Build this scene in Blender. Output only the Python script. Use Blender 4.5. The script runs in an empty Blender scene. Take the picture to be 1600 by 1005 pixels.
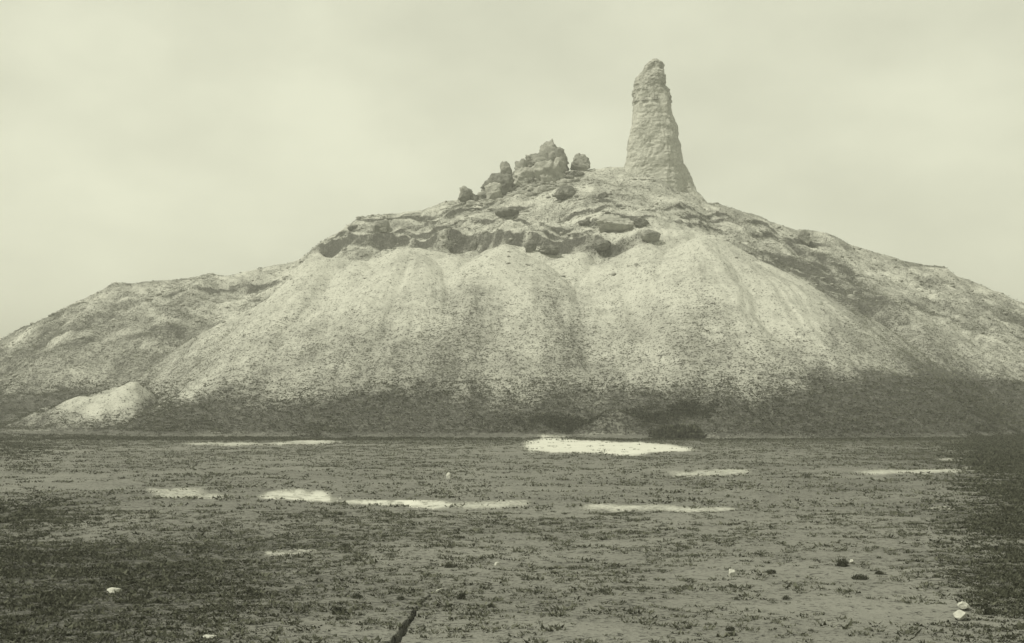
import bpy, math
import numpy as np
from mathutils import Vector

# ------------------------------------------------------------------ camera, sky, sun, exposure
C = bpy.context.scene
F = 2000.0; HOR = 620.0; CX = 800.0; CZ = 4.0       # focal length in px of a 1600 px wide picture, horizon row, eye height
cam = bpy.data.cameras.new("camera"); cam_o = bpy.data.objects.new("camera", cam)
C.collection.objects.link(cam_o); C.camera = cam_o
cam.sensor_width = 36; cam.lens = F / 1600 * 36
cam.shift_y = (HOR - 502.5) / 1600
cam_o.location = (0, 0, CZ); cam_o.rotation_euler = (math.radians(90), 0, 0)
cam.clip_start = 0.1; cam.clip_end = 8000
SUN_EL, SUN_AZ = math.radians(54), math.radians(-112)   # azimuth clockwise from +Y: the sun stands left and a little behind the camera
w = bpy.data.worlds.new("World"); C.world = w; w.use_nodes = True
nt = w.node_tree; nt.nodes.clear()
def N(t, kind, **kw):
    n = t.nodes.new(kind)
    for k, v in kw.items():
        if k in n.inputs: n.inputs[k].default_value = v
        else: setattr(n, k, v)
    return n
out = N(nt, 'ShaderNodeOutputWorld'); bg = N(nt, 'ShaderNodeBackground'); bg.inputs['Strength'].default_value = 0.13
sky = N(nt, 'ShaderNodeTexSky'); sky.sky_type = 'NISHITA'; sky.sun_disc = False
sky.sun_elevation = SUN_EL; sky.sun_rotation = SUN_AZ; sky.dust_density = 4.0; sky.air_density = 1.0
bw = N(nt, 'ShaderNodeRGBToBW')
mr = N(nt, 'ShaderNodeMapRange'); mr.inputs['From Min'].default_value = 0; mr.inputs['From Max'].default_value = 20
mr.inputs['To Min'].default_value = 5.6; mr.inputs['To Max'].default_value = 8.8
tc = N(nt, 'ShaderNodeTexCoord'); mp = N(nt, 'ShaderNodeMapping'); mp.inputs['Scale'].default_value = (1, 1, 1.9)
cl = N(nt, 'ShaderNodeTexNoise'); cl.inputs['Scale'].default_value = 5.5; cl.inputs['Detail'].default_value = 5; cl.inputs['Roughness'].default_value = .5
cr = N(nt, 'ShaderNodeMapRange'); cr.inputs['From Min'].default_value = .32; cr.inputs['From Max'].default_value = .68
cr.inputs['To Min'].default_value = .86; cr.inputs['To Max'].default_value = 1.08
sep = N(nt, 'ShaderNodeSeparateXYZ')
el = N(nt, 'ShaderNodeMapRange'); el.inputs['From Min'].default_value = .04; el.inputs['From Max'].default_value = .38
el.inputs['To Min'].default_value = 1.02; el.inputs['To Max'].default_value = .70
m1 = N(nt, 'ShaderNodeMath', operation='MULTIPLY'); m2 = N(nt, 'ShaderNodeMath', operation='MULTIPLY')
tint = N(nt, 'ShaderNodeVectorMath', operation='SCALE'); tint.inputs[0].default_value = (1.0, 1.012, 0.795)
L = nt.links.new
L(sky.outputs[0], bw.inputs[0]); L(bw.outputs[0], mr.inputs['Value'])
L(tc.outputs['Generated'], mp.inputs[0]); L(mp.outputs[0], cl.inputs[0]); L(cl.outputs[0], cr.inputs['Value'])
L(tc.outputs['Generated'], sep.inputs[0]); L(sep.outputs['Z'], el.inputs['Value'])
L(mr.outputs[0], m1.inputs[0]); L(cr.outputs[0], m1.inputs[1]); L(m1.outputs[0], m2.inputs[0]); L(el.outputs[0], m2.inputs[1])
L(m2.outputs[0], tint.inputs['Scale']); L(tint.outputs[0], bg.inputs[0]); L(bg.outputs[0], out.inputs[0])
sl = bpy.data.lights.new("sun", 'SUN'); sl.energy = 3.3; sl.angle = math.radians(0.6); sl.color = (1, .975, .82)
so = bpy.data.objects.new("sun", sl); C.collection.objects.link(so)
sd = Vector((math.sin(SUN_AZ) * math.cos(SUN_EL), math.cos(SUN_AZ) * math.cos(SUN_EL), math.sin(SUN_EL)))
so.rotation_euler = sd.to_track_quat('Z', 'Y').to_euler(); so.location = (-60, -30, 90)
C.view_settings.view_transform = 'Standard'; C.view_settings.look = 'None'
C.view_settings.exposure = 0.30; C.view_settings.gamma = 1

# ------------------------------------------------------------------ noise
def hsh(ix, iy, s):
    h = (ix.astype(np.int64) * 374761393 + iy.astype(np.int64) * 668265263 + s * 974634777) & 0xFFFFFFFF
    h = ((h ^ (h >> 13)) * 1274126177) & 0xFFFFFFFF
    h = (h ^ (h >> 16)) & 0xFFFFFFFF
    return h / 4294967295.0
def vn(x, y, s=0):
    ix = np.floor(x); iy = np.floor(y); fx = x - ix; fy = y - iy
    fx = fx * fx * fx * (fx * (fx * 6 - 15) + 10); fy = fy * fy * fy * (fy * (fy * 6 - 15) + 10)
    a = hsh(ix, iy, s); b = hsh(ix + 1, iy, s); c = hsh(ix, iy + 1, s); d = hsh(ix + 1, iy + 1, s)
    return ((a + (b - a) * fx) * (1 - fy) + (c + (d - c) * fx) * fy) * 2 - 1
def fbm(x, y, o=4, s=0, g=.5):
    r = 0; a = 1; t = 0
    for k in range(o):
        r = r + a * vn(x, y, s + k * 17); t += a; a *= g
        x, y = x * 1.93 + y * .41 + 7.1, y * 1.93 - x * .41 + 3.3
    return r / t
def sst(a, b, x):
    t = np.clip((x - a) / (b - a), 0, 1); return t * t * (3 - 2 * t)

# ------------------------------------------------------------------ the lie of the land (world metres)
def prof(pts, Y):
    p = np.array(pts, float); return (p[:, 0] - CX) * Y / F, CZ + (HOR - p[:, 1]) * Y / F
YR, YS = 170.0, 205.0
RA = prof([(-60, 665), (60, 652), (150, 612), (230, 566), (300, 528), (350, 500), (400, 475), (440, 450), (462, 425), (480, 402), (500, 397), (540, 401), (578, 406), (605, 392), (630, 384), (655, 384),
           (700, 392), (738, 399), (760, 386), (790, 377), (812, 381), (835, 388), (880, 394), (910, 401), (935, 404), (955, 394), (980, 378), (1005, 374),
           (1045, 374), (1068, 367), (1092, 362), (1118, 363), (1150, 380), (1200, 412), (1230, 442), (1262, 474), (1300, 494), (1335, 512), (1370, 555), (1410, 608), (1450, 652), (1600, 668)], YR)
RB = prof([(-900, 645), (-500, 632), (-250, 610), (-60, 560), (0, 531), (60, 503), (120, 472), (182, 442), (235, 439), (290, 433), (330, 425), (352, 428), (380, 426), (430, 415), (470, 403), (505, 378), (535, 358),
           (560, 341), (610, 333), (660, 327), (700, 313), (740, 308), (800, 290), (860, 278), (900, 268), (930, 263), (962, 260), (1000, 264), (1040, 276), (1066, 292),
           (1090, 311), (1130, 322), (1200, 345), (1240, 359), (1290, 365), (1340, 385), (1400, 404), (1470, 417), (1485, 428), (1530, 445), (1590, 470), (1680, 510), (1800, 560), (2000, 610), (2300, 640)], YS)
SC = []   # scarps: (x[], y[], drop, relax length)
def scarp(pts, d, rel, slope=.42):
    xs, ys = [], []
    for px, py in pts:                      # intersect the view ray with the even front slope of the upper mound
        y = 175.0
        for _ in range(40):
            x = (px - CX) * y / F; top = np.interp(x, *RB)
            y = (top - slope * YS - CZ) / ((HOR - py) / F - slope)
            y = min(max(y, 165), 204)
        xs.append((px - CX) * y / F); ys.append(y)
    o = np.argsort(xs); SC.append((np.array(xs)[o], np.array(ys)[o], d, rel))
scarp([(485, 390), (520, 380), (548, 371), (575, 372), (600, 368), (640, 370), (690, 369), (730, 364), (765, 366), (800, 368), (835, 368), (880, 368), (920, 371), (960, 371), (990, 366), (1015, 362)], 3.2, 7)
scarp([(500, 376), (540, 366), (580, 362), (630, 362), (680, 357), (720, 352)], 1.2, 2.5)
scarp([(830, 359), (870, 360), (910, 358), (950, 352)], 1.2, 2.5)
scarp([(600, 349), (640, 341), (690, 334), (740, 322)], .9, 2)
scarp([(860, 338), (900, 333), (930, 330), (960, 322)], .9, 2)
scarp([(1060, 342), (1110, 345), (1160, 362)], 1.0, 2.5)
scarp([(840, 310), (870, 313), (910, 303)], .7, 2)
scarp([(630, 356), (665, 350), (690, 345), (715, 336), (745, 331), (775, 321), (800, 316)], 1.3, 3)
scarp([(690, 352), (720, 348), (760, 347), (800, 345), (835, 349), (880, 353), (905, 350)], 1.6, 3)
scarp([(760, 331), (790, 325), (820, 322), (850, 325)], 1.2, 2.5)
scarp([(905, 348), (930, 344), (948, 336), (965, 333), (985, 337), (1000, 342), (1020, 348), (1040, 356)], 1.9, 3.5)
scarp([(1000, 334), (1030, 328), (1048, 325), (1080, 331), (1120, 338), (1150, 348)], 1.3, 3)
scarp([(900, 318), (930, 311), (960, 316), (990, 320)], .8, 2)
scarp([(1040, 352), (1075, 350), (1110, 352), (1140, 362)], 1.6, 4)
scarp([(1150, 352), (1190, 352), (1230, 375), (1275, 382), (1310, 390)], 1.2, 3)
scarp([(1165, 372), (1210, 372), (1250, 395), (1290, 410), (1330, 428)], 1.5, 3)
scarp([(540, 352), (580, 346), (620, 343), (660, 335)], .8, 2)
scarp([(250, 470), (300, 458), (360, 450), (420, 445), (460, 436)], 1.2, 5)
scarp([(385, 470), (420, 466), (455, 470)], 1.0, 3)
CR = np.array([(8000 / (py - HOR), (px - CX) / F * 8000 / (py - HOR)) for px, py in
               [(692, 925), (672, 930), (660, 940), (648, 957), (637, 972), (627, 987), (618, 1003), (600, 1040)]])[::-1]
def scq(x, y, xs, ys):
    return np.interp(x, xs, ys) + 1.3 * fbm(x / 4.5, y * .15, 2, 61) + .25 * fbm(x / .9, y / .9, 3, 67) - y, sst(xs[0] - 1, xs[0] + 4, x) * (1 - sst(xs[-1] - 4, xs[-1] + 1, x)), x
def Hill(x, y):
    """height of the mound above the plain"""
    w1 = fbm(x / 9, y / 9, 3, 5)
    yr = YR + 2.0 * fbm(x / 14, x * 0 + 3.3, 2, 9)
    ra = np.interp(x, *RA); yf = 126 + 6 * fbm(x / 9, x * 0, 3, 3) + 6 * sst(30, 70, np.abs(x - 5))
    t = np.clip((yr - y) / (yr - yf), 0, 1.3)
    p = np.where(t < 1, (1 - t) * (1 - .55 * np.sin(np.pi * np.clip(t, 0, 1)) * t) * (.6 + .4 * sst(0, .3, 1 - t)), 0)
    A = np.maximum(ra, 0) * p
    # debris fans: soft ribs running down from the rim
    warp = x + 1.2 * w1 + (x - 5) * (-.25) * t
    rib = .5 + 1.1 * fbm(warp / 6.5, t * .8 + 5, 2, 21) - .22 * np.exp(-(fbm(warp / 5, t * .7 + 9, 2, 24) / .16) ** 2)
    rib2 = fbm(warp / 2.1, t * 2.2, 3, 31)
    rib3 = fbm(warp / .8, t * 9, 2, 37)
    for pc, ph, yc in ((492, 407, 169), (555, 405, 168), (640, 388, 166.5), (710, 397, 168), (790, 382, 166.5), (880, 399, 169), (1000, 379, 167.5), (1100, 367, 166), (1180, 404, 168), (1250, 470, 168), (1330, 520, 167)):
        xc_ = (pc - CX) / F * yc; zc_ = CZ + (HOR - ph) / F * yc
        cone = zc_ + .9 - .575 * np.sqrt(((x - xc_) * (np.where(x < xc_, 1.75, 1.1) if pc < 600 else 1.1) + .5 * w1) ** 2 + (y - yc) ** 2 + 2.5)
        A = np.where(y < yr, np.maximum(A, cone), A)
    e = 4 * t * (1 - np.minimum(t, 1)) * sst(0, 8, ra)
    A = A + e * (.8 * (rib - .5) + .36 * rib2 + .14 * rib3)
    back = y > yr
    A = np.where(back, ra - (y - yr) * .62, A)
    # upper mound
    top = np.interp(x, *RB) + .35 * fbm(x / 3, y / 3, 3, 41)
    dy = YS - y
    B = np.where(dy > 0, top - .42 * np.maximum(dy - 1.5, 0), top + .55 * np.minimum(dy + 5, 0))
    B = B + 2.0 * np.exp(-((x - 1.6) / 5.0) ** 2 - ((y - 202) / 4) ** 2)
    B = B + .9 * w1 * sst(1, 12, dy) + .9 * fbm(x / 3.2, y / 3.2, 4, 51) * sst(0, 6, dy) 
    B = B - .40 * np.maximum(dy - 36, 0) * sst(5, 12, ra)
    for xs, ys, d, rel in SC:
        m_ = np.nonzero((x > xs[0] - 1.2) & (x < xs[-1] + 1.2) & (y > ys.min() - 5 * rel - 4) & (y < ys.max() + 3))
        if not len(m_[0]): continue
        q, e2, xm = scq(x[m_], y[m_], xs, ys)
        lo = np.clip(.62 + .75 * fbm(xm / 4.5, xm * 0 + d, 2, 71), .15, 1.1)
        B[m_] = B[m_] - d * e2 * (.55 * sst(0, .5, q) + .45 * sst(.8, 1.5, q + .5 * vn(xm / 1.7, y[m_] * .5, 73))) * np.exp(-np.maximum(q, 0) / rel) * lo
    # spur at the left foot
    cx, cy = -43.5, 146.0
    dx = (x - cx); dd = np.where(dx < 0, dx / 15.0, dx / 6.5)
    dd = dd + .22 * w1; S = 7.2 * (1 - np.sqrt(.03 + dd ** 2 + ((y - cy) / 12.0) ** 2)) + 1.0 * w1 + .35 * fbm(x / 1.8, y / 1.8, 4, 43)
    S = np.where(S > 0, S, -1)
    # a hummock beside the white flat
    hm = 2.0 * np.exp(-((x - 9.7) / 2.3) ** 2 - ((y - 126) / 1.2) ** 2)
    k = 1.0
    m = np.maximum(A, B); s2 = np.minimum(A, B); m = m + .25 * np.exp(-np.clip(m - s2, 0, 30) / .5)
    m = np.maximum(m, S)
    far = sst(330, 235, y) if False else 1 - sst(235, 330, y)
    m = np.maximum(m, 0) * far
    m = np.maximum(m - .3, 0) + hm
    return m
def H(x, y):
    x = np.asarray(x, float); y = np.asarray(y, float)
    h = Hill(x, y)
    r = np.hypot(x, y)
    h = h + (.10 * fbm(x / 4.5, y / 2.4, 3, 81) + .18 * fbm(x / 15, y / 9, 2, 83)) * sst(60, 14, r) * .0
    amp = .05 + .0 * r
    h = h + (.05 * fbm(x / 1.1, y / .8, 3, 85) + .09 * fbm(x / 6, y / 4, 3, 87)) * (1 - .6 * sst(60, 120, r)) * (1 - sst(400, 900, r))
    h = h + .12 * fbm(x / .9, y / .9, 4, 89) * sst(.5, 4, h)
    near = (y > 17) & (y < 27) & (np.abs(x + 1.8) < 1.5)
    if np.any(near):
        xc = np.interp(y, CR[:, 0], CR[:, 1]) + .035 * vn(y * 6, y * 0, 91) + .02 * vn(y * 17, y * 0, 92)
        wd = np.interp(y, [18, 21, 23.5, 26.2], [.13, .08, .045, .010])
        h = h - np.where(near, .62 * (1 - sst(wd * .75, wd * 1.15, np.abs(x - xc))) * sst(26.3, 25.5, y) if False else
                         .62 * (1 - sst(wd * .75, wd * 1.15, np.abs(x - xc))) * (1 - sst(25.4, 26.3, y)), 0)
    return h
def hit(px, py, y0=20.0):
    ys = np.arange(y0, 235, .1); xs = (px - CX) / F * ys
    zr = CZ + (HOR - py) / F * ys; ok = np.nonzero(zr <= H(xs, ys))[0]
    y = ys[ok[0]] if len(ok) else YS
    return (px - CX) / F * y, y, float(H(np.array([(px - CX) / F * y]), np.array([y]))[0])

# ------------------------------------------------------------------ mesh and material helpers
def mesh(name, v, f, mat, smooth=False, parent=None):
    v = np.asarray(v, np.float32); f = np.asarray(f, np.int32)
    me = bpy.data.meshes.new(name); n = f.shape[1]
    me.vertices.add(len(v)); me.vertices.foreach_set('co', v.ravel())
    me.loops.add(f.size); me.loops.foreach_set('vertex_index', f.ravel())
    me.polygons.add(len(f)); me.polygons.foreach_set('loop_start', np.arange(0, f.size, n, dtype=np.int32))
    me.polygons.foreach_set('loop_total', np.full(len(f), n, np.int32))
    me.update(calc_edges=True); me.materials.append(mat)
    if smooth: me.polygons.foreach_set('use_smooth', np.ones(len(f), bool))
    o = bpy.data.objects.new(name, me); C.collection.objects.link(o)
    if parent: o.parent = parent
    return o
def tag(o, label=None, cat=None, group=None, kind=None):
    for k, val in (('label', label), ('category', cat), ('group', group), ('kind', kind)):
        if val: o[k] = val
    return o
def attr(o, name, a):
    at = o.data.attributes.new(name, 'FLOAT', 'POINT'); at.data.foreach_set('value', np.asarray(a, np.float32))

def earth_mat(name, light, dark, speck, sx=1.0, bump=.5, use_cover=True, thr=(.50, .62), fine=5.0):
    """bare earth strewn with small dark clods and brick bits; the 'cover' attribute says how thickly, and carries painted shade"""
    m = bpy.data.materials.new(name); m.use_nodes = True; t = m.node_tree; t.nodes.clear(); l = t.links.new
    o = N(t, 'ShaderNodeOutputMaterial'); b = N(t, 'ShaderNodeBsdfPrincipled'); b.inputs['Roughness'].default_value = .95
    b.inputs['Specular IOR Level'].default_value = .1
    tc = N(t, 'ShaderNodeTexCoord'); mp = N(t, 'ShaderNodeMapping'); mp.inputs['Scale'].default_value = (1, sx, 1)
    l(tc.outputs['Object'], mp.inputs[0])
    big = N(t, 'ShaderNodeTexNoise'); big.inputs['Scale'].default_value = .16; big.inputs['Detail'].default_value = 6
    mid = N(t, 'ShaderNodeTexNoise'); mid.inputs['Scale'].default_value = 1.1; mid.inputs['Detail'].default_value = 6; mid.inputs['Roughness'].default_value = .65
    fn = N(t, 'ShaderNodeTexNoise'); fn.inputs['Scale'].default_value = fine; fn.inputs['Detail'].default_value = 4; fn.inputs['Roughness'].default_value = .7
    for n in (big, mid, fn): l(mp.outputs[0], n.inputs[0])
    at = N(t, 'ShaderNodeAttribute', attribute_name='cover_shade')
    # ground tone
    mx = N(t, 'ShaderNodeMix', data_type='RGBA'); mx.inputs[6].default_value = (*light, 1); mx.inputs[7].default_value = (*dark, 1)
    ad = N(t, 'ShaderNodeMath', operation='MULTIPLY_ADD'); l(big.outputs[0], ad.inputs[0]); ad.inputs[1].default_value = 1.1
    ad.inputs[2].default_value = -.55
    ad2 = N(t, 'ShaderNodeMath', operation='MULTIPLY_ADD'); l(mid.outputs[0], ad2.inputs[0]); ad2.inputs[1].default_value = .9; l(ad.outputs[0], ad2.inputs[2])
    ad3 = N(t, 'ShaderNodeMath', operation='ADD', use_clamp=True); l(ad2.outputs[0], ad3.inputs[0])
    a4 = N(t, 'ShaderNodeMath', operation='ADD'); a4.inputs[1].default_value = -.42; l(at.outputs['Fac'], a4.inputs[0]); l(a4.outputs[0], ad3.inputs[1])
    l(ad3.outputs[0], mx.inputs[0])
    sa = N(t, 'ShaderNodeAttribute', attribute_name='salt'); sm = N(t, 'ShaderNodeMath', operation='MULTIPLY_ADD', use_clamp=True)
    l(sa.outputs['Fac'], sm.inputs[0]); sm.inputs[1].default_value = 2.4; sm.inputs[2].default_value = -.15
    mxs = N(t, 'ShaderNodeMix', data_type='RGBA'); l(sm.outputs[0], mxs.inputs[0]); l(mx.outputs[2], mxs.inputs[6]); mxs.inputs[7].default_value = (.42, .42, .37, 1)
    if name == 'plain_earth': mx = mxs
    # specks
    th = N(t, 'ShaderNodeMapRange'); th.inputs['From Min'].default_value = thr[0]; th.inputs['From Max'].default_value = thr[1]
    sh = N(t, 'ShaderNodeMath', operation='MULTIPLY_ADD'); l(at.outputs['Fac'], sh.inputs[0]); sh.inputs[1].default_value = .115
    l(fn.outputs[0], sh.inputs[2])
    sh2 = N(t, 'ShaderNodeMath', operation='MULTIPLY_ADD'); l(mid.outputs[0], sh2.inputs[0]); sh2.inputs[1].default_value = .25; sh2.inputs[2].default_value = -.165
    sh3 = N(t, 'ShaderNodeMath', operation='ADD'); l(sh.outputs[0], sh3.inputs[0]); l(sh2.outputs[0], sh3.inputs[1])
    l(sh3.outputs[0], th.inputs['Value'])
    mx2 = N(t, 'ShaderNodeMix', data_type='RGBA'); l(th.outputs[0], mx2.inputs[0]); l(mx.outputs[2], mx2.inputs[6]); mx2.inputs[7].default_value = (*speck, 1)
    l(mx2.outputs[2], b.inputs['Base Color'])
    bp = N(t, 'ShaderNodeBump'); bp.inputs['Strength'].default_value = bump; bp.inputs['Distance'].default_value = .12
    l(fn.outputs[0], bp.inputs['Height']); l(bp.outputs[0], b.inputs['Normal'])
    l(b.outputs[0], o.inputs[0]); return m
def g(v, r=1.0, b=.90): return (v * r, v, v * b)
M_plain = earth_mat('plain_earth', g(.22), g(.135), g(.045), sx=1.6, bump=.8, thr=(.53, .61), fine=7)
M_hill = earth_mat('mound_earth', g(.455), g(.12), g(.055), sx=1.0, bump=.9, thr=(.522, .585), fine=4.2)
M_salt = earth_mat('salt_crust', g(.56, 1, .90), g(.38), g(.20), sx=1.4, bump=.5, thr=(.57, .66), fine=5)
M_saltd = earth_mat('thin_salt_crust', g(.50, 1, .90), g(.32), g(.14), sx=1.4, bump=.5, thr=(.55, .64), fine=6)

def simple_mat(name, a, c, scale=2.0, rough=.95, bump=.6, course=0):
    m = bpy.data.materials.new(name); m.use_nodes = True; t = m.node_tree; t.nodes.clear(); l = t.links.new
    o = N(t, 'ShaderNodeOutputMaterial'); b = N(t, 'ShaderNodeBsdfPrincipled'); b.inputs['Roughness'].default_value = rough
    b.inputs['Specular IOR Level'].default_value = .15
    tc = N(t, 'ShaderNodeTexCoord'); n1 = N(t, 'ShaderNodeTexNoise'); n1.inputs['Scale'].default_value = scale
    n1.inputs['Detail'].default_value = 8; n1.inputs['Roughness'].default_value = .68
    l(tc.outputs['Object'], n1.inputs[0])
    r = N(t, 'ShaderNodeMapRange'); r.inputs['From Min'].default_value = .36; r.inputs['From Max'].default_value = .64; l(n1.outputs[0], r.inputs['Value'])
    mx = N(t, 'ShaderNodeMix', data_type='RGBA'); mx.inputs[6].default_value = (*a, 1); mx.inputs[7].default_value = (*c, 1)
    l(r.outputs[0], mx.inputs[0]); l(mx.outputs[2], b.inputs['Base Color'])
    bp = N(t, 'ShaderNodeBump'); bp.inputs['Strength'].default_value = bump; bp.inputs['Distance'].default_value = .2
    if course:
        mp = N(t, 'ShaderNodeMapping'); mp.inputs['Scale'].default_value = (1, 1, 1); l(tc.outputs['Object'], mp.inputs[0])
        sx = N(t, 'ShaderNodeSeparateXYZ'); l(mp.outputs[0], sx.inputs[0])
        ad = N(t, 'ShaderNodeMath', operation='MULTIPLY_ADD'); l(n1.outputs[0], ad.inputs[0]); ad.inputs[1].default_value = .25; l(sx.outputs['Z'], ad.inputs[2])
        ml = N(t, 'ShaderNodeMath', operation='MULTIPLY'); l(ad.outputs[0], ml.inputs[0]); ml.inputs[1].default_value = 1 / course
        fr = N(t, 'ShaderNodeMath', operation='PINGPONG'); l(ml.outputs[0], fr.inputs[0]); fr.inputs[1].default_value = .5
        rr = N(t, 'ShaderNodeMapRange'); rr.inputs['From Min'].default_value = 0; rr.inputs['From Max'].default_value = .16; l(fr.outputs[0], rr.inputs['Value'])
        a2 = N(t, 'ShaderNodeMath', operation='MULTIPLY_ADD'); l(rr.outputs[0], a2.inputs[0]); a2.inputs[1].default_value = .07; l(n1.outputs[0], a2.inputs[2])
        l(a2.outputs[0], bp.inputs['Height'])
    else: l(n1.outputs[0], bp.inputs['Height'])
    l(bp.outputs[0], b.inputs['Normal']); l(b.outputs[0], o.inputs[0]); return m
M_brick = simple_mat('weathered_brick', g(.31), g(.49), 2.6, course=.42, bump=.4)
M_crest = simple_mat('dark_broken_brick', g(.22), g(.40), 2.2)
M_vit = simple_mat('fused_brick', g(.15), g(.31), .9, bump=.9)
M_vitd = simple_mat('dark_fused_brick', g(.085), g(.21), 1.4, bump=.9)
M_vitp = simple_mat('pale_fused_brick', g(.22), g(.40), .9, bump=.8)
M_scrub = simple_mat('dry_scrub', (.050, .053, .040), (.115, .118, .088), 3.0, bump=0)
M_scrubh = simple_mat('mound_scrub', (.09, .095, .07), (.20, .205, .16), 2.0, bump=0)
M_bush = simple_mat('dark_bush', (.030, .032, .022), (.065, .068, .048), 4.0, bump=0)
M_rub = simple_mat('brick_rubble', g(.16), g(.36), 1.0)
M_stone = simple_mat('pale_stone', g(.34), g(.52), 5.0, bump=.4)
M_wood = simple_mat('bleached_wood', g(.55), g(.7), 9.0, bump=.3)

# ------------------------------------------------------------------ ground, mound, salt flats: one polar sheet split by what lies where
th = np.concatenate([np.arange(-180, -36, 2.0), np.arange(-36, -24.5, .14), np.linspace(-24.5, 24.5, 1001), np.arange(24.5 + .14, 36, .14), np.arange(36, 180, 2.0)])
th = np.radians(th)
rp = 8000 / (np.arange(1240, 684, -.85) - HOR); rp = rp[rp >= 13.5]
rr = np.concatenate([[.3, 2, 4, 6, 8, 10, 12], rp, np.arange(rp[-1] + .22, 218, .2), np.linspace(219, 260, 42), np.geomspace(266, 1500, 30)])
RRr, TH = np.meshgrid(rr, th, indexing='ij')
X = RRr * np.sin(TH); Y = RRr * np.cos(TH)
hillz = Hill(X, Y); Z = H(X, Y)
nr, ncx = X.shape
V = np.stack([X, Y, Z], -1).reshape(-1, 3)
i = np.arange(nr - 1)[:, None] * ncx + np.arange(ncx)[None, :]
j = np.arange(nr - 1)[:, None] * ncx + (np.arange(ncx)[None, :] + 1) % ncx
Fq = np.stack([i, i + ncx, j + ncx, j], -1).reshape(-1, 4)[:, ::-1]
xf, yf_ = X.ravel(), Y.ravel(); hf = hillz.ravel()
# cover: scrub, brick bits, darker blobs, painted ledge shade and darkened edges
def blob(x, y, cx, cy, sx, sy): return np.exp(-((x - cx) / sx) ** 2 - ((y - cy) / sy) ** 2)
def cover_shade(x, y, h):
    n = fbm(x / 7, y / 5, 4, 101); n2 = fbm(x / 2.2, y / 1.6, 3, 111)
    onhill = sst(.15, .9, h)
    # plain
    cp = .42 + .30 * n + .15 * n2 + .5 * blob(x, y, -10.5, 29, 5, 6) + .5 * blob(x, y, 30, 70, 7, 40) + .25 * blob(x, y, 12, 26, 8, 10) * 0  # wide blobs darken the left foreground and right side
    cp += .35 * sst(98, 118, y + 5 * n) - .20 * blob(x, y, 5, 25, 7, 7) - .12 * blob(x, y, 10, 34, 6, 6)
    for bx_, by_, sx_, sy_ in ((40, 100, 3.5, 22), (30, 75, 3, 14), (21.5, 54, 2.2, 10), (15.5, 39, 1.6, 8), (11, 28, 1.2, 6), (-8.5, 23.5, 3.6, 3.6), (-11, 30, 4, 4), (-17, 44, 2.5, 8)): cp += .55 * blob(x, y, bx_, by_, sx_, sy_)  # added darkening toward the left corner and along the right edge
    # mound: thick at the toe, thinning upward
    toe = 1 - sst(1.0, 5.6, h + 2.0 * n + .8 * n2 - 2.5 * sst(22, 34, x) + 1.2 * (1 - sst(-25, -5, x)) * 0)
    fans = fbm(x / 5.5, h / 16, 4, 121); f2 = fbm(x / 1.6, h / 3, 3, 123)
    ledge_shade = np.zeros_like(x)  # shade of the ledge faces, painted as a dark band
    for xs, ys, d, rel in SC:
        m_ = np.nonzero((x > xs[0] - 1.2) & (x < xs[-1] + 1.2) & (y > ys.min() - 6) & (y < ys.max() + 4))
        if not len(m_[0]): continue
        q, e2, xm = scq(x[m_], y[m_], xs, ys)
        ledge_shade[m_] = np.maximum(ledge_shade[m_], e2 * sst(-.5, 0, q) * (1 - sst(.4, .9 + .40 * d, q)) * np.clip(.8 + 1.3 * fbm(xm / 2.6, y[m_] / 1.1, 3, 77), .1, 1.25))
    cm = .02 + 1.0 * ledge_shade + .95 * toe + .45 * np.maximum(fans + .05, 0) * (1 - sst(14, 23, h)) + .16 * f2 + .42 * (1 - sst(4, 20, h))
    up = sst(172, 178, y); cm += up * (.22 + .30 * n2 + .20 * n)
    left = sst(-30, -46, x) if False else 1 - sst(-52, -34, x)
    bside = left * sst(148, 160, y); cm += bside * (.12 + .22 * n)
    right = sst(34, 44, x) * sst(160, 172, y) * (.05 + .4 * np.maximum(n + .1, 0)); cm += right
    for bx_, by_ in ((35, 176), (40, 177), (44, 180), (46, 172), (50, 168), (44, 186)): cm += .34 * blob(x, y, bx_, by_, 4.5, 6) * (1 + 1.4 * n2)  # darker blobs down the valley on the right
    cm += .9 * blob(x, y, 51, 130, 5, 22)  # right-edge darkening carried up onto the mound foot
    cm -= .9 * blob(x, y, -48, 140, 9, 7)
    cm -= .35 * blob(x, y, 31, 150, 5, 7)
    cm -= .75 * blob(x, y, 9.9, 126, 3.2, 1.8)
    return np.clip(cp * (1 - onhill) + cm * onhill, 0, 1.1)
COV = cover_shade(xf, yf_, hf)
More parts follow.
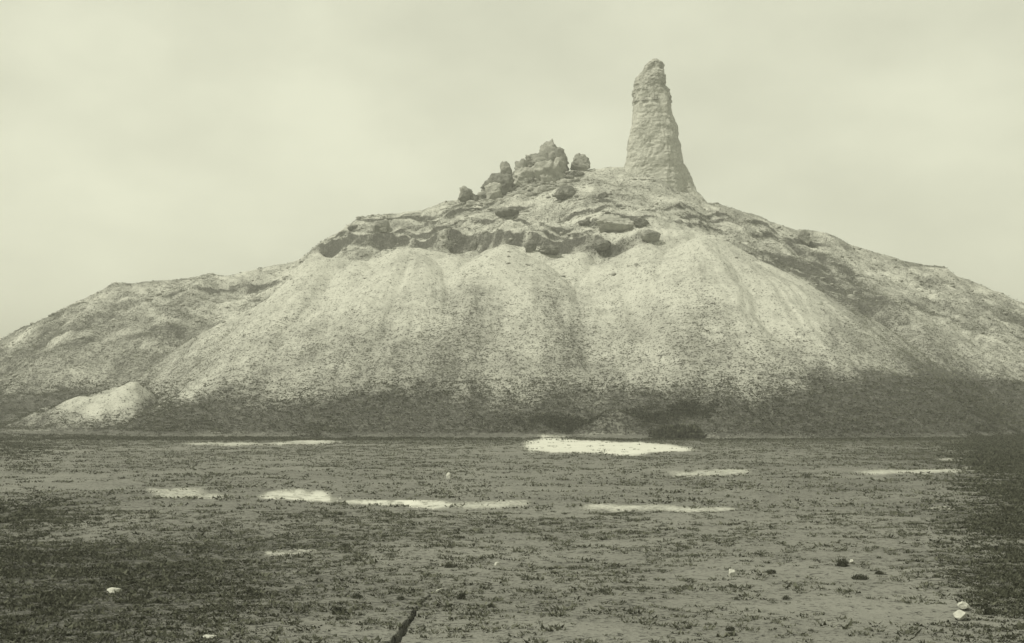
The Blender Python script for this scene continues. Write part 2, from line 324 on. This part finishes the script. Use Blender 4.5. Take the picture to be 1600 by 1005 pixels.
# salt flats, outlined in the plane of the plain
def flat_shape(pts):
    return np.array([((px - CX) / F * 8000 / (py - HOR), 8000 / (py - HOR)) for px, py in pts])
FL = [
 ('broad white salt flat at the foot of the mound, right of centre', [(820, 692), (838, 686), (865, 684.5), (885, 687), (925, 689), (960, 690.5), (1000, 691), (1040, 696), (1080, 699.5), (1088, 702.5), (1060, 705), (1020, 708), (990, 712), (965, 712), (930, 708), (880, 708), (840, 706), (822, 701)]),
 ('long pale salt streak below the left foot of the mound', [(275, 693), (330, 691.5), (400, 692), (440, 691), (470, 688.5), (500, 687), (522, 688), (530, 691), (500, 694), (430, 695.5), (360, 696.5), (290, 696)]),
 ('bright ragged salt patch in the middle of the left plain', [(405, 774), (425, 768), (455, 764.5), (490, 767), (515, 769), (528, 777), (522, 784), (490, 783), (450, 781), (415, 780)]),
 ('narrow white salt streak right of the bright ragged patch', [(529, 781), (575, 781.5), (620, 781.5), (655, 782), (690, 786), (716, 788), (711, 791), (690, 793.5), (650, 792), (600, 788), (545, 787)]),
 ('short salt streak left of the image centre line', [(712, 788), (740, 787), (775, 785.5), (812, 782.5), (820, 787), (815, 791.5), (770, 793), (730, 793)]),
 ('thin pale salt streak crossing the centre of the plain', [(905, 791), (950, 789.5), (1000, 790.5), (1060, 792.5), (1140, 793), (1150, 797), (1100, 798), (1020, 796.5), (950, 795.5), (910, 794.5)]),
 ('thin salt streak below the right end of the broad flat', [(1045, 740), (1090, 739), (1120, 736), (1150, 733), (1168, 735), (1166, 740.5), (1120, 742.5), (1060, 743.5)]),
 ('thin salt streak on the right plain', [(1345, 738), (1380, 735), (1420, 736), (1480, 733), (1530, 729), (1540, 732), (1480, 738), (1420, 740), (1360, 741.5)]),
 ('small salt fleck at the far right plain', [(1470, 718), (1485, 715), (1500, 716), (1492, 719.5), (1476, 720.5)]),
 ('dull salt patch at the left of the plain', [(215, 766), (260, 764), (310, 766), (345, 770), (370, 776), (340, 779), (290, 777), (240, 772)]),
 ('small dull salt patch at the right of the plain', [(1450, 794), (1475, 790), (1500, 792), (1505, 796), (1480, 798), (1455, 797)]),
 ('faint salt streak above the foreground scrub on the left', [(415, 862), (450, 859), (490, 860), (495, 864), (450, 866), (420, 866)]),
]
fc = V[Fq].mean(1); fx_, fy__ = fc[:, 0], fc[:, 1]
def inside(P, x, y):
    r = np.zeros(len(x), bool); n = len(P)
    for a in range(n):
        x1, y1 = P[a]; x2, y2 = P[(a + 1) % n]
        c = ((y1 > y) != (y2 > y)) & (x < (x2 - x1) * (y - y1) / ((y2 - y1) + 1e-12) + x1); r ^= c
    return r
owner = np.zeros(len(Fq), np.int32)
sc_ = np.hypot(fx_, fy__) / 100
jx = fx_ + 1.1 * sc_ * fbm(fx_ * 2.2 / sc_.clip(.2), fy__ * .8 / sc_.clip(.2), 5, 131, .7); jy = fy__ + 4.5 * sc_ ** 2 * fbm(fx_ * 2.6 / sc_.clip(.2), fy__ * .5 / sc_.clip(.2), 5, 141, .75)
hole = fbm(fx_ * 1.6 / sc_.clip(.2), fy__ * .45 / sc_.clip(.2) ** 2, 3, 151)
hfc = hf[Fq].mean(1)
cand = (fy__ > 20) & (fy__ < 130) & (np.abs(fx_) < .5 * fy__)
ci = np.nonzero(cand)[0]
for k, (lab, pts) in enumerate(FL):
    ins = inside(flat_shape(pts), jx[ci], jy[ci])
    lim = .62 if k == 0 else (.0 if 'dull' in lab or 'faint' in lab else .26)
    owner[ci[ins & (hole[ci] < lim) & (hfc[ci] < .3)]] = k + 2
fh = hf[Fq].mean(1)
owner[(fh > .35) & (owner == 0)] = 1
SLT = np.zeros(nr * ncx); SLT[np.unique(Fq[owner >= 2])] = 1; SLT[np.unique(Fq[owner < 2])] *= .5
SLT = SLT.reshape(nr, ncx)
for _ in range(3): SLT = (SLT + np.roll(SLT, 1, 0) + np.roll(SLT, -1, 0)) / 3
for _ in range(2):
    for q_ in (1, 3): SLT = (SLT + np.roll(SLT, q_, 1) + np.roll(SLT, -q_, 1)) / 3
SLT = SLT.ravel()
def piece(k, name, mat):
    f = Fq[owner == k]; u, inv = np.unique(f, return_inverse=True)
    o = mesh(name, V[u], inv.reshape(f.shape), mat, smooth=True); attr(o, 'cover_shade', COV[u] if k < 2 else (.10 if k in (2, 4, 5) else .3) + 1.1 * (1 - SLT[u])); attr(o, 'salt', SLT[u]); return o
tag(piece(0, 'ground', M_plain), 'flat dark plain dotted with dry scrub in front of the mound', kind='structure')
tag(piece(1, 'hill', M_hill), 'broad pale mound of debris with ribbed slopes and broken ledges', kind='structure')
for k, (lab, pts) in enumerate(FL):
    tag(piece(k + 2, 'salt_flat', M_salt if k in (0, 2, 3) else M_saltd), lab, kind='structure')

# ------------------------------------------------------------------ the ruined tower
rng = np.random.default_rng(7)
def n3(p, s, sc):
    x, y, z = (p * sc).T
    return (fbm(x + z * .37, y + z * .61, 4, s) + fbm(y - x * .23, z + 5.1, 4, s + 3) + fbm(z + 2.2, x + y * .3, 4, s + 7)) / 1.9
YT = 204.0; K = YT / F
def tower_part(name, rows, dep, mat, par, nz=150, seg=96, power=.72, amp=.45, seed=1, dark=None, cap=.25):
    """rows: (py, left px, right px) from top to bottom; a rounded slab of masonry through them"""
    r = np.array(rows, float); z = CZ + (HOR - r[:, 0]) * K; lx = (r[:, 1] - CX) * K; rx = (r[:, 2] - CX) * K
    o = np.argsort(z); z, lx, rx = z[o], lx[o], rx[o]
    zz = np.linspace(z[0], z[-1], nz); L_ = np.interp(zz, z, lx); R_ = np.interp(zz, z, rx)
    a = np.linspace(0, 2 * np.pi, seg, endpoint=False); ca, sa = np.cos(a), np.sin(a)
    ex = np.sign(ca) * np.abs(ca) ** power; ey = np.sign(sa) * np.abs(sa) ** power
    D = np.interp(zz, z, np.interp(z, [z[0], z[-1]], dep))
    P = np.zeros((nz, seg, 3))
    P[:, :, 0] = ((L_ + R_) / 2)[:, None] + ((R_ - L_) / 2)[:, None] * ex; P[:, :, 1] = YT + (D / 2)[:, None] * ey; P[:, :, 2] = zz[:, None]
    q = P.reshape(-1, 3)
    cen = np.stack([np.repeat((L_ + R_) / 2, seg), np.full(nz * seg, YT), q[:, 2]], 1); d = q - cen; ln = np.linalg.norm(d, axis=1, keepdims=True); d = d / ln.clip(.01)
    qa = q * [1, 1, .5]; nn = n3(qa, seed, .5) * 1.1 + n3(qa, seed + 50, 1.5) * .55 + n3(q * [1, 1, .7], seed + 60, 3.2) * .3
    bands = vn(q[:, 2] / .9, q[:, 0] * .7 + q[:, 1] * .5, seed + 9) * .05 + vn(q[:, 2] / .28, q[:, 0] * 1.4 + q[:, 1] * 1.1, seed + 11) * .05
    bands = bands - .9 * np.maximum(0, .22 - np.abs(fbm(q[:, 0] * .8 + q[:, 1] * .6, q[:, 2] * .22, 2, seed + 19))) * (1 - sst(zz[0] + .8 * (zz[-1] - zz[0]), zz[-1], q[:, 2]))
    q = q + d * (amp * (nn + bands + .25))[:, None] * np.minimum(1, ln / 1.0)
    q[:, 2] += .2 * amp * n3(q, seed + 70, 1.1)
    v = np.vstack([q, [[(L_[-1] + R_[-1]) / 2, YT, zz[-1] + cap], [(L_[0] + R_[0]) / 2, YT, zz[0]]]])
    ii = np.arange(nz - 1)[:, None] * seg + np.arange(seg)[None]; jj = np.arange(nz - 1)[:, None] * seg + (np.arange(seg)[None] + 1) % seg
    f = np.stack([ii, jj, jj + seg, ii + seg], -1).reshape(-1, 4)
    t = (nz - 1) * seg; s = np.arange(seg); s1 = (s + 1) % seg; T = nz * seg
    f = np.vstack([f, np.stack([t + s, t + s1, np.full(seg, T), np.full(seg, T)], 1)])
    # triangles stored apart to keep the faces clean
    quads = f[:-seg]; tris = f[-seg:, :3]
    me = bpy.data.meshes.new(name)
    base = np.array(par.location) if par else np.zeros(3)
    me.from_pydata((v - base).tolist(), [], quads.tolist() + tris.tolist()); me.materials.append(mat)
    ob = bpy.data.objects.new(name, me); C.collection.objects.link(ob); ob.parent = par
    return ob
tx = (1025 - CX) * K
tw = bpy.data.objects.new('ruined_tower', None); tw.location = (tx, YT, CZ + (HOR - 285) * K); C.collection.objects.link(tw)
tag(tw, 'tall eroded brick tower pinnacle standing on the summit of the mound', 'ruined tower')
bpy.context.view_layer.update()
tower_part('shaft', [(148, 992, 1044), (165, 990.5, 1046), (185, 988.5, 1050), (200, 986.5, 1055), (220, 984, 1059), (240, 982, 1062), (258, 979, 1067), (272, 974, 1070), (295, 968, 1073), (330, 960, 1078)], (8.5, 5.5), M_brick, tw, seed=3, amp=.42)
tower_part('crest', [(94, 1019, 1026), (98, 1015, 1030), (104, 1008, 1033), (112, 1003, 1034.5), (120, 998, 1035), (130, 995, 1037), (140, 992, 1041), (152, 991, 1045.5), (162, 992, 1046)], (5.4, 1.6), M_crest, tw, nz=90, seed=13, amp=.75)
tower_part('buttress', [(258, 1063, 1069), (266, 1060, 1074), (280, 1058, 1080), (292, 1054, 1083), (303, 1050, 1089), (312, 1045, 1098), (325, 1040, 1108)], (6.5, 2.5), M_brick, tw, nz=60, seed=23, amp=.45)

# ------------------------------------------------------------------ boulders of fused brick
def ico(sub):
    import bmesh
    bm = bmesh.new(); bmesh.ops.create_icosphere(bm, subdivisions=sub, radius=1)
    v = np.array([p.co[:] for p in bm.verts]); f = np.array([[q.index for q in p.verts] for p in bm.faces]); bm.free(); return v, f
IV, IF = ico(5)
def boulder(px0, px1, py0, py1, mat, label, name='boulder', seed=0, ang=0.0, cuts=9, Y=None, cat='boulder', depth=.85, group=None, sink=.18, rough=.17, dz=0, grow=.13):
    cxp = (px0 + px1) / 2; gx = (px1 - px0) * grow; gy = (py1 - py0) * grow; px0 -= gx; px1 += gx; py0 -= gy * .3; py1 += gy
    if Y is None: bx, by, bz = hit(cxp, py1, 100)
    else: by = Y; bx = (cxp - CX) / F * by
    gz = float(H(np.array([bx]), np.array([by]))[0])
    py1 = max(py1, min(HOR - (gz - .25 - CZ) * F / by, py1 + .45 * (py1 - py0)))      # bed it in the ground
    k = by / F; W = (px1 - px0) * k / 2; Hh = (py1 - py0) * k / 2
    zc = CZ + (HOR - (py0 + py1) / 2) * k + dz; Dp = W * depth
    R = np.random.default_rng(seed + 1000); v = IV.copy()
    for c in range(cuts):
        n = R.normal(size=3); n /= np.linalg.norm(n); lim = R.uniform(.5, .8)
        d = v @ n; v = v - np.maximum(d - lim, 0)[:, None] * n * .92
    nn = n3(v + seed, seed * 3 + 5, 1.5); n2 = n3(v + seed, seed * 3 + 9, 5.0)
    rg = 1 - 2 * np.abs(n3(v + seed, seed * 3 + 12, 2.4)); n4 = n3(v + seed, seed * 3 + 15, 11)
    v = v * (1 + rough * (1.5 * nn + 1.1 * n2 + .8 * n4 + .7 * rg))[:, None]
    c, s = math.cos(ang), math.sin(ang); v = np.stack([v[:, 0] * c - v[:, 2] * s, v[:, 1], v[:, 0] * s + v[:, 2] * c], 1)
    v /= np.abs(v).max(0); v = v * [W, Dp, Hh * (1 + sink)]; 
    base = np.array([bx, by, zc - Hh]); v[:, 2] += Hh * (1 - sink)
    o = mesh(name, v, IF, mat); o.location = base
    tag(o, label, cat, group or 'fused brick boulders on the mound'); return o
SY = 203.0
BL = [
 (838, 884, 219, 262, M_vit, 'largest peaked boulder crowning the pile left of the tower', 0, 204.0),
 (822, 862, 238, 262, M_vit, 'jagged boulder leaning on the left of the peaked boulder', .5, 203.2),
 (860, 884, 246, 266, M_vitp, 'leaning pale slab between the peaked boulder and the round one', -.8, 201.6),
 (833, 878, 253, 292, M_vitp, 'big pale rounded boulder below the peaked boulder', .1, 200.2),
 (797, 834, 262, 291, M_vitp, 'middle boulder between the big pale and the dark left boulder', .3, 199.6),
 (755, 800, 259, 290, M_vitd, 'broad dark boulder at the left end of the pile', -.1, 199.8),
 (756, 782, 283, 300, M_vitp, 'low pale boulder tucked under the broad dark boulder', .2, 198.0),
 (889, 919, 240, 264, M_vit, 'lone round boulder on the skyline between pile and tower', 0, 203.5),
 (864, 901, 288, 308, M_vitd, 'dark oval rock on the slope in front of the boulder pile', -.25, None),
 (717, 738, 291, 306, M_vit, 'small boulder on the skyline left of the pile', .5, 201.0),
 (735, 749, 303, 313, M_vitd, 'small dark stone just below the left skyline boulder', .1, None),
 (753, 772, 297, 310, M_vitd, 'small dark boulder below the low pale boulder', .4, None),
 (783, 801, 249, 272, M_vit, 'small knob of brick on top behind the dark boulder', .1, 201.0),
 (804, 824, 246, 276, M_vit, 'narrow knob of brick left of the jagged boulder', .2, 201.6),
 (886, 911, 265, 277, M_vitd, 'flat dark rock under the lone round boulder', -.1, 200.5),
 (581, 606, 345, 361, M_vit, 'grey boulder high on the left shoulder of the mound', -.2, None),
 (545, 559, 349, 358, M_vitd, 'small dark rock at the left shoulder skyline', .1, None),
 (734, 746, 374, 389, M_vitd, 'upright black rock standing in for a shaded niche in the ledge left of the middle rim peak', 0, None),  # dark rock put in to give the niche its shade
 (775, 808, 324, 337, M_vitd, 'dark low outcrop halfway between rim and boulder pile', .1, None),
 (819, 837, 375, 390, M_vitd, 'black rock on the ledge right of the middle rim peak', .3, None),
 (844, 875, 382, 395, M_vitd, 'black flat block on the rim ledge, centre', -.1, None),
 (932, 985, 333, 357, M_vitp, 'broad domed outcrop below the tower on the upper slope', 0, None),
 (990, 1013, 339, 350, M_vitd, 'dark block at the right end of the domed outcrop', -.2, None),
 (905, 924, 340, 349, M_vitd, 'small dark rock left of the domed outcrop', 0, None),
 (1002, 1030, 358, 375, M_vit, 'rough dark rock in the notch right of the centre rim', .3, None),
 (1247, 1264, 360, 378, M_vit, 'single boulder on the right shoulder skyline', 0, None),
 (936, 952, 300, 307, M_vitd, 'little dark rock on the smooth slope left below the tower', -.3, None),
 (928, 955, 371, 385, M_vitd, 'dark rock under the ledge near the low notch of the rim', .2, None),
]
for k, (a, b, c, d, m, lab, an, yy) in enumerate(BL):
    boulder(a, b, c, d, m, lab, seed=k * 7 + 3, ang=an, Y=yy)

# ------------------------------------------------------------------ tufts
def tufts(name, P, size, blades, mat, seed, hgt=.55, spread=1.0, wid=.22, flat=1.0):
    """P: (n,3) roots; each tuft is a spray of small leaf blades"""
    R = np.random.default_rng(seed); n = len(P)
    a = R.uniform(0, 2 * np.pi, (n, blades)); rad = np.sqrt(R.uniform(0, 1, (n, blades))) * spread * size[:, None]
    bx = P[:, 0, None] + np.cos(a) * rad; by = P[:, 1, None] + np.sin(a) * rad * flat
    bz = P[:, 2, None] + R.uniform(-.05, .25, (n, blades)) * size[:, None] * hgt
    le = size[:, None] * R.uniform(.35, 1.0, (n, blades)) * hgt; a2 = a + R.normal(0, .9, (n, blades))
    lean = R.uniform(.1, 1.3, (n, blades)) * le
    tp = np.stack([bx + np.cos(a2) * lean, by + np.sin(a2) * lean, bz + le * R.uniform(.5, 1, (n, blades))], -1)
    w2 = le * wid * R.uniform(.6, 1.5, (n, blades)); a3 = R.uniform(0, 2 * np.pi, (n, blades))
    p1 = np.stack([bx + np.cos(a3) * w2, by + np.sin(a3) * w2, bz], -1); p2 = np.stack([bx - np.cos(a3) * w2, by - np.sin(a3) * w2, bz], -1)
    v = np.stack([p1, p2, tp], 2).reshape(-1, 3); f = np.arange(len(v)).reshape(-1, 3)
    return mesh(name, v, f, mat)
R = np.random.default_rng(11)
isflat = lambda x, y: np.any([inside(flat_shape(p), x, y) for _, p in FL], 0) & (R.uniform(0, 1, len(x)) < .93)
def sample_plain(n, y0, y1, thr, sc=1.0, pw=1.0):
    u = R.uniform(-.7, .7, n); Yc = np.sqrt(R.uniform(y0 ** 2, y1 ** 2, n)); x = u * Yc
    h = Hill(x, Yc); cv = cover_shade(x, Yc, h)
    cl = fbm(x / (1.3 * sc), Yc / (.9 * sc), 3, 161) * .55 + cv * .9
    k = (cl + R.uniform(-.32, .32, n) > thr) & (h < .8) & ~isflat(x, Yc)
    x, Yc = x[k], Yc[k]; return np.stack([x, Yc, H(x, Yc)], 1)
P = sample_plain(37500, 17, 45, .36)
tag(tufts('scrub_cover', P, R.uniform(.04, .13, len(P)) * (1 + 1.3 * R.uniform(0, 1, len(P)) ** 5), 16, M_scrub, 1, hgt=.5, spread=.9, wid=.34), 'low dry scrub speckling the near plain', 'scrub', kind='stuff')
P = sample_plain(55000, 45, 142, .36, 2.4)
tag(tufts('scrub_cover', P, R.uniform(.12, .34, len(P)), 8, M_scrub, 2, hgt=.42, wid=.5), 'low dark scrub over the far plain', 'scrub', kind='stuff')
DK = ((4.5, 126.8, 3.0, 1.2, 1400, .34), (15.5, 127, 5, 1.5, 2600, .36), (-24, 122, 16, 4, 3200, .28), (30, 122, 10, 4, 2400, .28), (41.5, 104, 3.6, 20, 5200, .34), (31, 76, 3.0, 13, 3600, .27), (21.8, 54, 2.2, 9, 3200, .2), (15.6, 39, 1.5, 7, 2600, .15), (10.6, 27, 1.0, 5, 2200, .11), (-8.8, 24.5, 2.6, 3.6, 6500, .10), (-12, 31, 3, 4, 3000, .12), (51, 129, 4, 9, 3200, .36), (-40, 100, 3, 16, 1500, .26), (-17.5, 44, 2.0, 7, 1500, .16))  # scrub at the foot, plus added patches darkening hollow, corner and right edge
PP, SS = [], []
for bx_, by_, sx_, sy_, nn_, sz_ in DK:
    xx = R.normal(bx_, sx_ * .8, nn_); yy = R.normal(by_, sy_ * .62, nn_); xx = bx_ * yy / by_ + (xx - bx_) if abs(bx_) > 9 and by_ < 115 else xx
    kk = (fbm(xx / 1.6, yy / 1.6, 3, 201) + R.uniform(-.3, .3, nn_) > -.15) & (yy > 16)
    PP.append(np.stack([xx, yy, H(xx, yy)], 1)[kk]); SS.append(sz_ * R.uniform(.5, 1.1, kk.sum()))
yy = R.uniform(17, 25.6, 900); xx = np.interp(yy, CR[:, 0], CR[:, 1]) + R.normal(0, 1, 900) * np.interp(yy, [18, 21, 26], [.045, .028, .010]) + .06 * np.sin(yy * 2.6)*0; hh = H(xx, yy)  # tufts added inside the crack to darken it
PP.append(np.stack([xx, yy, hh + .0], 1)); SS.append(np.interp(yy, [18, 21, 26], [.06, .05, .022]) * R.uniform(.6, 1.3, 900))
xx = R.uniform(-80, 80, 12000); yy = R.uniform(117, 134, 12000); kk = (fbm(xx / 3.5, yy / 2, 3, 207) + R.uniform(-.35, .35, 12000) > -.05) & ~isflat(xx, yy)
PP.append(np.stack([xx, yy, H(xx, yy)], 1)[kk]); SS.append(R.uniform(.12, .34, kk.sum()))
PP = np.vstack(PP); SS = np.concatenate(SS)
tag(tufts('scrub_and_dark_fill', PP, SS, 10, M_bush, 8, hgt=.6, spread=1.0, wid=.45), 'dark scrub at the mound foot, with added patches that darken the left foreground, right side, hollow and crack', 'scrub', kind='stuff')
n = 150000
u = R.uniform(-.52, .52, n); Yc = R.uniform(115, 205, n); x = u * Yc; h = Hill(x, Yc); cv = cover_shade(x, Yc, h)
k = (h > .5) & (cv * 1.15 + .30 * fbm(x / 1.8, Yc / 1.8, 3, 171) + R.uniform(-.35, .3, n) > .50)
toe_k = k & (h < 6.0); up_k = k & ~toe_k
P = np.stack([x, Yc, H(x, Yc)], 1)
tag(tufts('toe_scrub', P[toe_k], R.uniform(.15, .40, toe_k.sum()), 8, M_scrub, 3, hgt=.6, wid=.5), 'dense dark scrub along the toe of the mound', 'scrub', kind='stuff')
tag(tufts('slope_scrub', P[up_k], R.uniform(.10, .32, up_k.sum()), 6, M_scrubh, 4, hgt=.55, wid=.5), 'sparse dry tufts clinging to the mound slopes', 'scrub', kind='stuff')
print('tufts', toe_k.sum(), up_k.sum())

# ------------------------------------------------------------------ loose rubble on the mound
v0, f0 = ico(2)
def rocks(name, P, S, mat, seed):
    R = np.random.default_rng(seed); n = len(P)
    var = []
    for q in range(12):
        v = v0.copy()
        for c in range(5):
            nn = R.normal(size=3); nn /= np.linalg.norm(nn); v = v - np.maximum(v @ nn - R.uniform(.4, .75), 0)[:, None] * nn
        var.append(v)
    var = np.array(var)[R.integers(0, 12, n)]; a = R.uniform(0, 6.28, n); c, s = np.cos(a)[:, None], np.sin(a)[:, None]
    x = var[..., 0] * c - var[..., 1] * s; y = var[..., 0] * s + var[..., 1] * c
    v = np.stack([x * R.uniform(.8, 1.5, n)[:, None], y, var[..., 2] * R.uniform(.45, .8, n)[:, None]], -1) * S[:, None, None] + P[:, None, :]
    f = (f0[None] + (np.arange(n) * len(v0))[:, None, None]).reshape(-1, 3); return mesh(name, v.reshape(-1, 3), f, mat)
n = 9000
u = R.uniform(-.5, .5, n); Yc = R.uniform(160, 208, n); x = u * Yc; h = Hill(x, Yc)
k = (h > 3) & ((Yc > 172) | (R.uniform(0, 1, n) < .12)) & (fbm(x / 4, Yc / 3, 3, 181) + R.uniform(-.5, .3, n) > -.05)
P = np.stack([x, Yc, H(x, Yc)], 1)[k]; S = .10 + .38 * R.uniform(0, 1, len(P)) ** 3.5
m = 1100; gx_ = R.normal(1.5, 4.0, m); gy_ = R.uniform(196.5, 204, m); P = np.vstack([P, np.stack([gx_, gy_, H(gx_, gy_)], 1)]); S = np.concatenate([S, .15 + .75 * R.uniform(0, 1, m) ** 3])
tag(rocks('rubble', P, S, M_rub, 5), 'broken brick rubble strewn over the upper mound', 'rubble', kind='stuff')

# ------------------------------------------------------------------ bushes and stones one can point to
def bush(px0, px1, py0, py1, label, seed, name='low_bush', n=420, group='dark bushes dotted over the plain', mat=None):
    cxp = (px0 + px1) / 2; by = 8000 / (py1 - HOR) if py1 > 692 else hit(cxp, py1, 90)[1]
    bx = (cxp - CX) / F * by; bz = float(H(np.array([bx]), np.array([by]))[0]); k = by / F
    W = (px1 - px0) * k / 2; Hh = (py1 - py0) * k; n = int(n * 1.8)
    R = np.random.default_rng(seed); q = R.normal(size=(n, 3)); q /= np.linalg.norm(q, axis=1, keepdims=True); q *= R.uniform(.25, 1, (n, 1)) ** .5
    q[:, 2] = np.abs(q[:, 2]); lump = .72 + .38 * fbm(q[:, 0] * 2.2 + seed, q[:, 1] * 2.2, 3, seed)
    P = q * lump[:, None] * [W, W * .75, Hh]
    s = np.full(n, max(W, Hh) * .13); le = s[:, None]
    d = R.normal(size=(n, 3)); d /= np.linalg.norm(d, axis=1, keepdims=True); e = np.cross(d, R.normal(size=(n, 3))); e /= np.linalg.norm(e, axis=1, keepdims=True)
    v = np.stack([P - e * le * .35, P + e * le * .35, P + d * le], 1); v[..., 2] = np.maximum(v[..., 2], -.02)
    # woody stems up from the root
    m = 14; a = R.uniform(0, 6.28, m); tp = np.stack([np.cos(a) * W * .6, np.sin(a) * W * .45, Hh * R.uniform(.4, .8, m)], 1); wv = np.stack([-np.sin(a), np.cos(a), 0 * a], 1) * W * .02
    st = np.stack([wv, -wv, tp], 1); v = np.vstack([v.reshape(-1, 3), st.reshape(-1, 3)])
    o = mesh(name, v, np.arange(len(v)).reshape(-1, 3), mat or M_bush); o.location = (bx, by, bz)
    tag(o, label, 'bush', group); return o
BU = [
 (1004, 1116, 661, 685, 'long black thicket added as shade in the hollow at the mound foot right of the broad salt flat', 1800),  # thicket added to darken the hollow under the bank
 (1303, 1330, 868, 884, 'dark spiky bush right of centre in the foreground, the tallest there', 420),
 (1192, 1217, 885, 893, 'flat oval dark bush left of the tall spiky one', 300),
 (1325, 1362, 893, 902, 'long flat bush just below the tall spiky one', 300),
 (1362, 1386, 885, 893, 'flat bush right of the tall spiky one', 300),
 (1218, 1238, 925, 934, 'small dark bush below the flat oval one', 260),
 (1128, 1153, 973, 982, 'upper of two flat bushes near the lower edge right of centre', 300),
 (1131, 1156, 986, 992, 'lower of two flat bushes near the lower edge right of centre', 300),
 (1262, 1274, 980, 986, 'tiny black bush near the lower edge right of centre', 160),
 (1534, 1556, 938, 957, 'dark bush beside the pale stones in the right foreground', 360),
 (1470, 1486, 822, 831, 'small dark bush alone on the right plain', 200),
 (515, 543, 941, 957, 'round dark bush left of the ground crack', 380),
 (690, 715, 879, 888, 'flat dark bush above the top of the ground crack', 280),
 (616, 636, 927, 936, 'flat dark bush left of the top of the ground crack', 240),
 (544, 572, 926, 935, 'long flat bush above the round bush', 280),
 (712, 730, 924, 938, 'dark bush just right of the top of the ground crack', 300),
 (760, 774, 939, 948, 'small bush right of the ground crack', 200),
 (378, 402, 913, 925, 'dark bush in the left foreground', 300),
 (528, 550, 844, 855, 'dark bush on the plain left of centre', 260),
]
for k, (a, b, c, d, lab, nn) in enumerate(BU): bush(a, b, c, d, lab, 300 + k, n=nn)
ST = [
 (1496, 1516, 940, 949, 'upper of two pale flat stones in the right foreground', -.2),
 (1488, 1512, 953, 963, 'lower and larger of two pale flat stones in the right foreground', .25),
 (1137, 1149, 889, 897, 'white stone alone on the plain right of centre', 0),
 (166, 190, 917, 926, 'white broken stone in the dark scrub at left', .1),
 (314, 340, 992, 999, 'white flat stone at the lower edge left of centre', 0),
 (1326, 1334, 872, 880, 'small white stone beside the tall spiky bush', .4),
 (772, 783, 878, 884, 'small pale stone above the centre foreground', 0),
 (697, 706, 737, 746, 'pale stone far out on the plain near centre', 0),
]
for k, (a, b, c, d, lab, an) in enumerate(ST):
    boulder(a, b, c, d, M_stone, lab, name='pale_stone', seed=500 + k, ang=an, Y=8000 / (d - HOR), cat='stone', group='pale stones lying on the plain', depth=1.2, cuts=12, rough=.05, grow=0)
# bleached stick at the head of the crack
def stick():
    p = [((672 - CX) / F * 25.8, 25.8), ((682 - CX) / F * 26.1, 26.1), ((691 - CX) / F * 26.35, 26.35)]
    pts = [Vector((a, b, float(H(np.array([a]), np.array([b]))[0]) + .035)) for a, b in p]; vs = []; n = 10
    for q, c in enumerate(pts):
        for s in range(n):
            a = s / n * 2 * math.pi; r = (.018, .020, .008)[q]; vs.append((c.x - pts[0].x, c.y - pts[0].y + math.cos(a) * r, c.z - pts[0].z + math.sin(a) * r))
    fs = [[q * n + s, q * n + (s + 1) % n, (q + 1) * n + (s + 1) % n, (q + 1) * n + s] for q in range(2) for s in range(n)]
    o = mesh('dry_stick', vs, fs, M_wood, smooth=True); o.location = pts[0]
    tag(o, 'bleached white stick lying at the upper end of the ground crack', 'stick')
stick()

# ------------------------------------------------------------------ haze
def haze(d):
    m = bpy.data.materials.new('haze_air'); m.use_nodes = True; t = m.node_tree; t.nodes.clear()
    o = N(t, 'ShaderNodeOutputMaterial'); p = N(t, 'ShaderNodeVolumePrincipled'); p.inputs['Color'].default_value = (.93, .935, .86, 1)
    p.inputs['Density'].default_value = d; p.inputs['Anisotropy'].default_value = .2; t.links.new(p.outputs[0], o.inputs['Volume'])
    a, z0, z1 = 1550, -2.5, 66
    v = [(x, y, z) for z in (z0, z1) for y in (-a, a) for x in (-a, a)]
    f = [(0, 2, 3, 1), (4, 5, 7, 6), (0, 1, 5, 4), (2, 6, 7, 3), (0, 4, 6, 2), (1, 3, 7, 5)]
    tag(mesh('haze', v, f, m), 'thin dusty air over the plain and mound', kind='stuff')
HAZE = 0.0013
if HAZE: haze(HAZE)
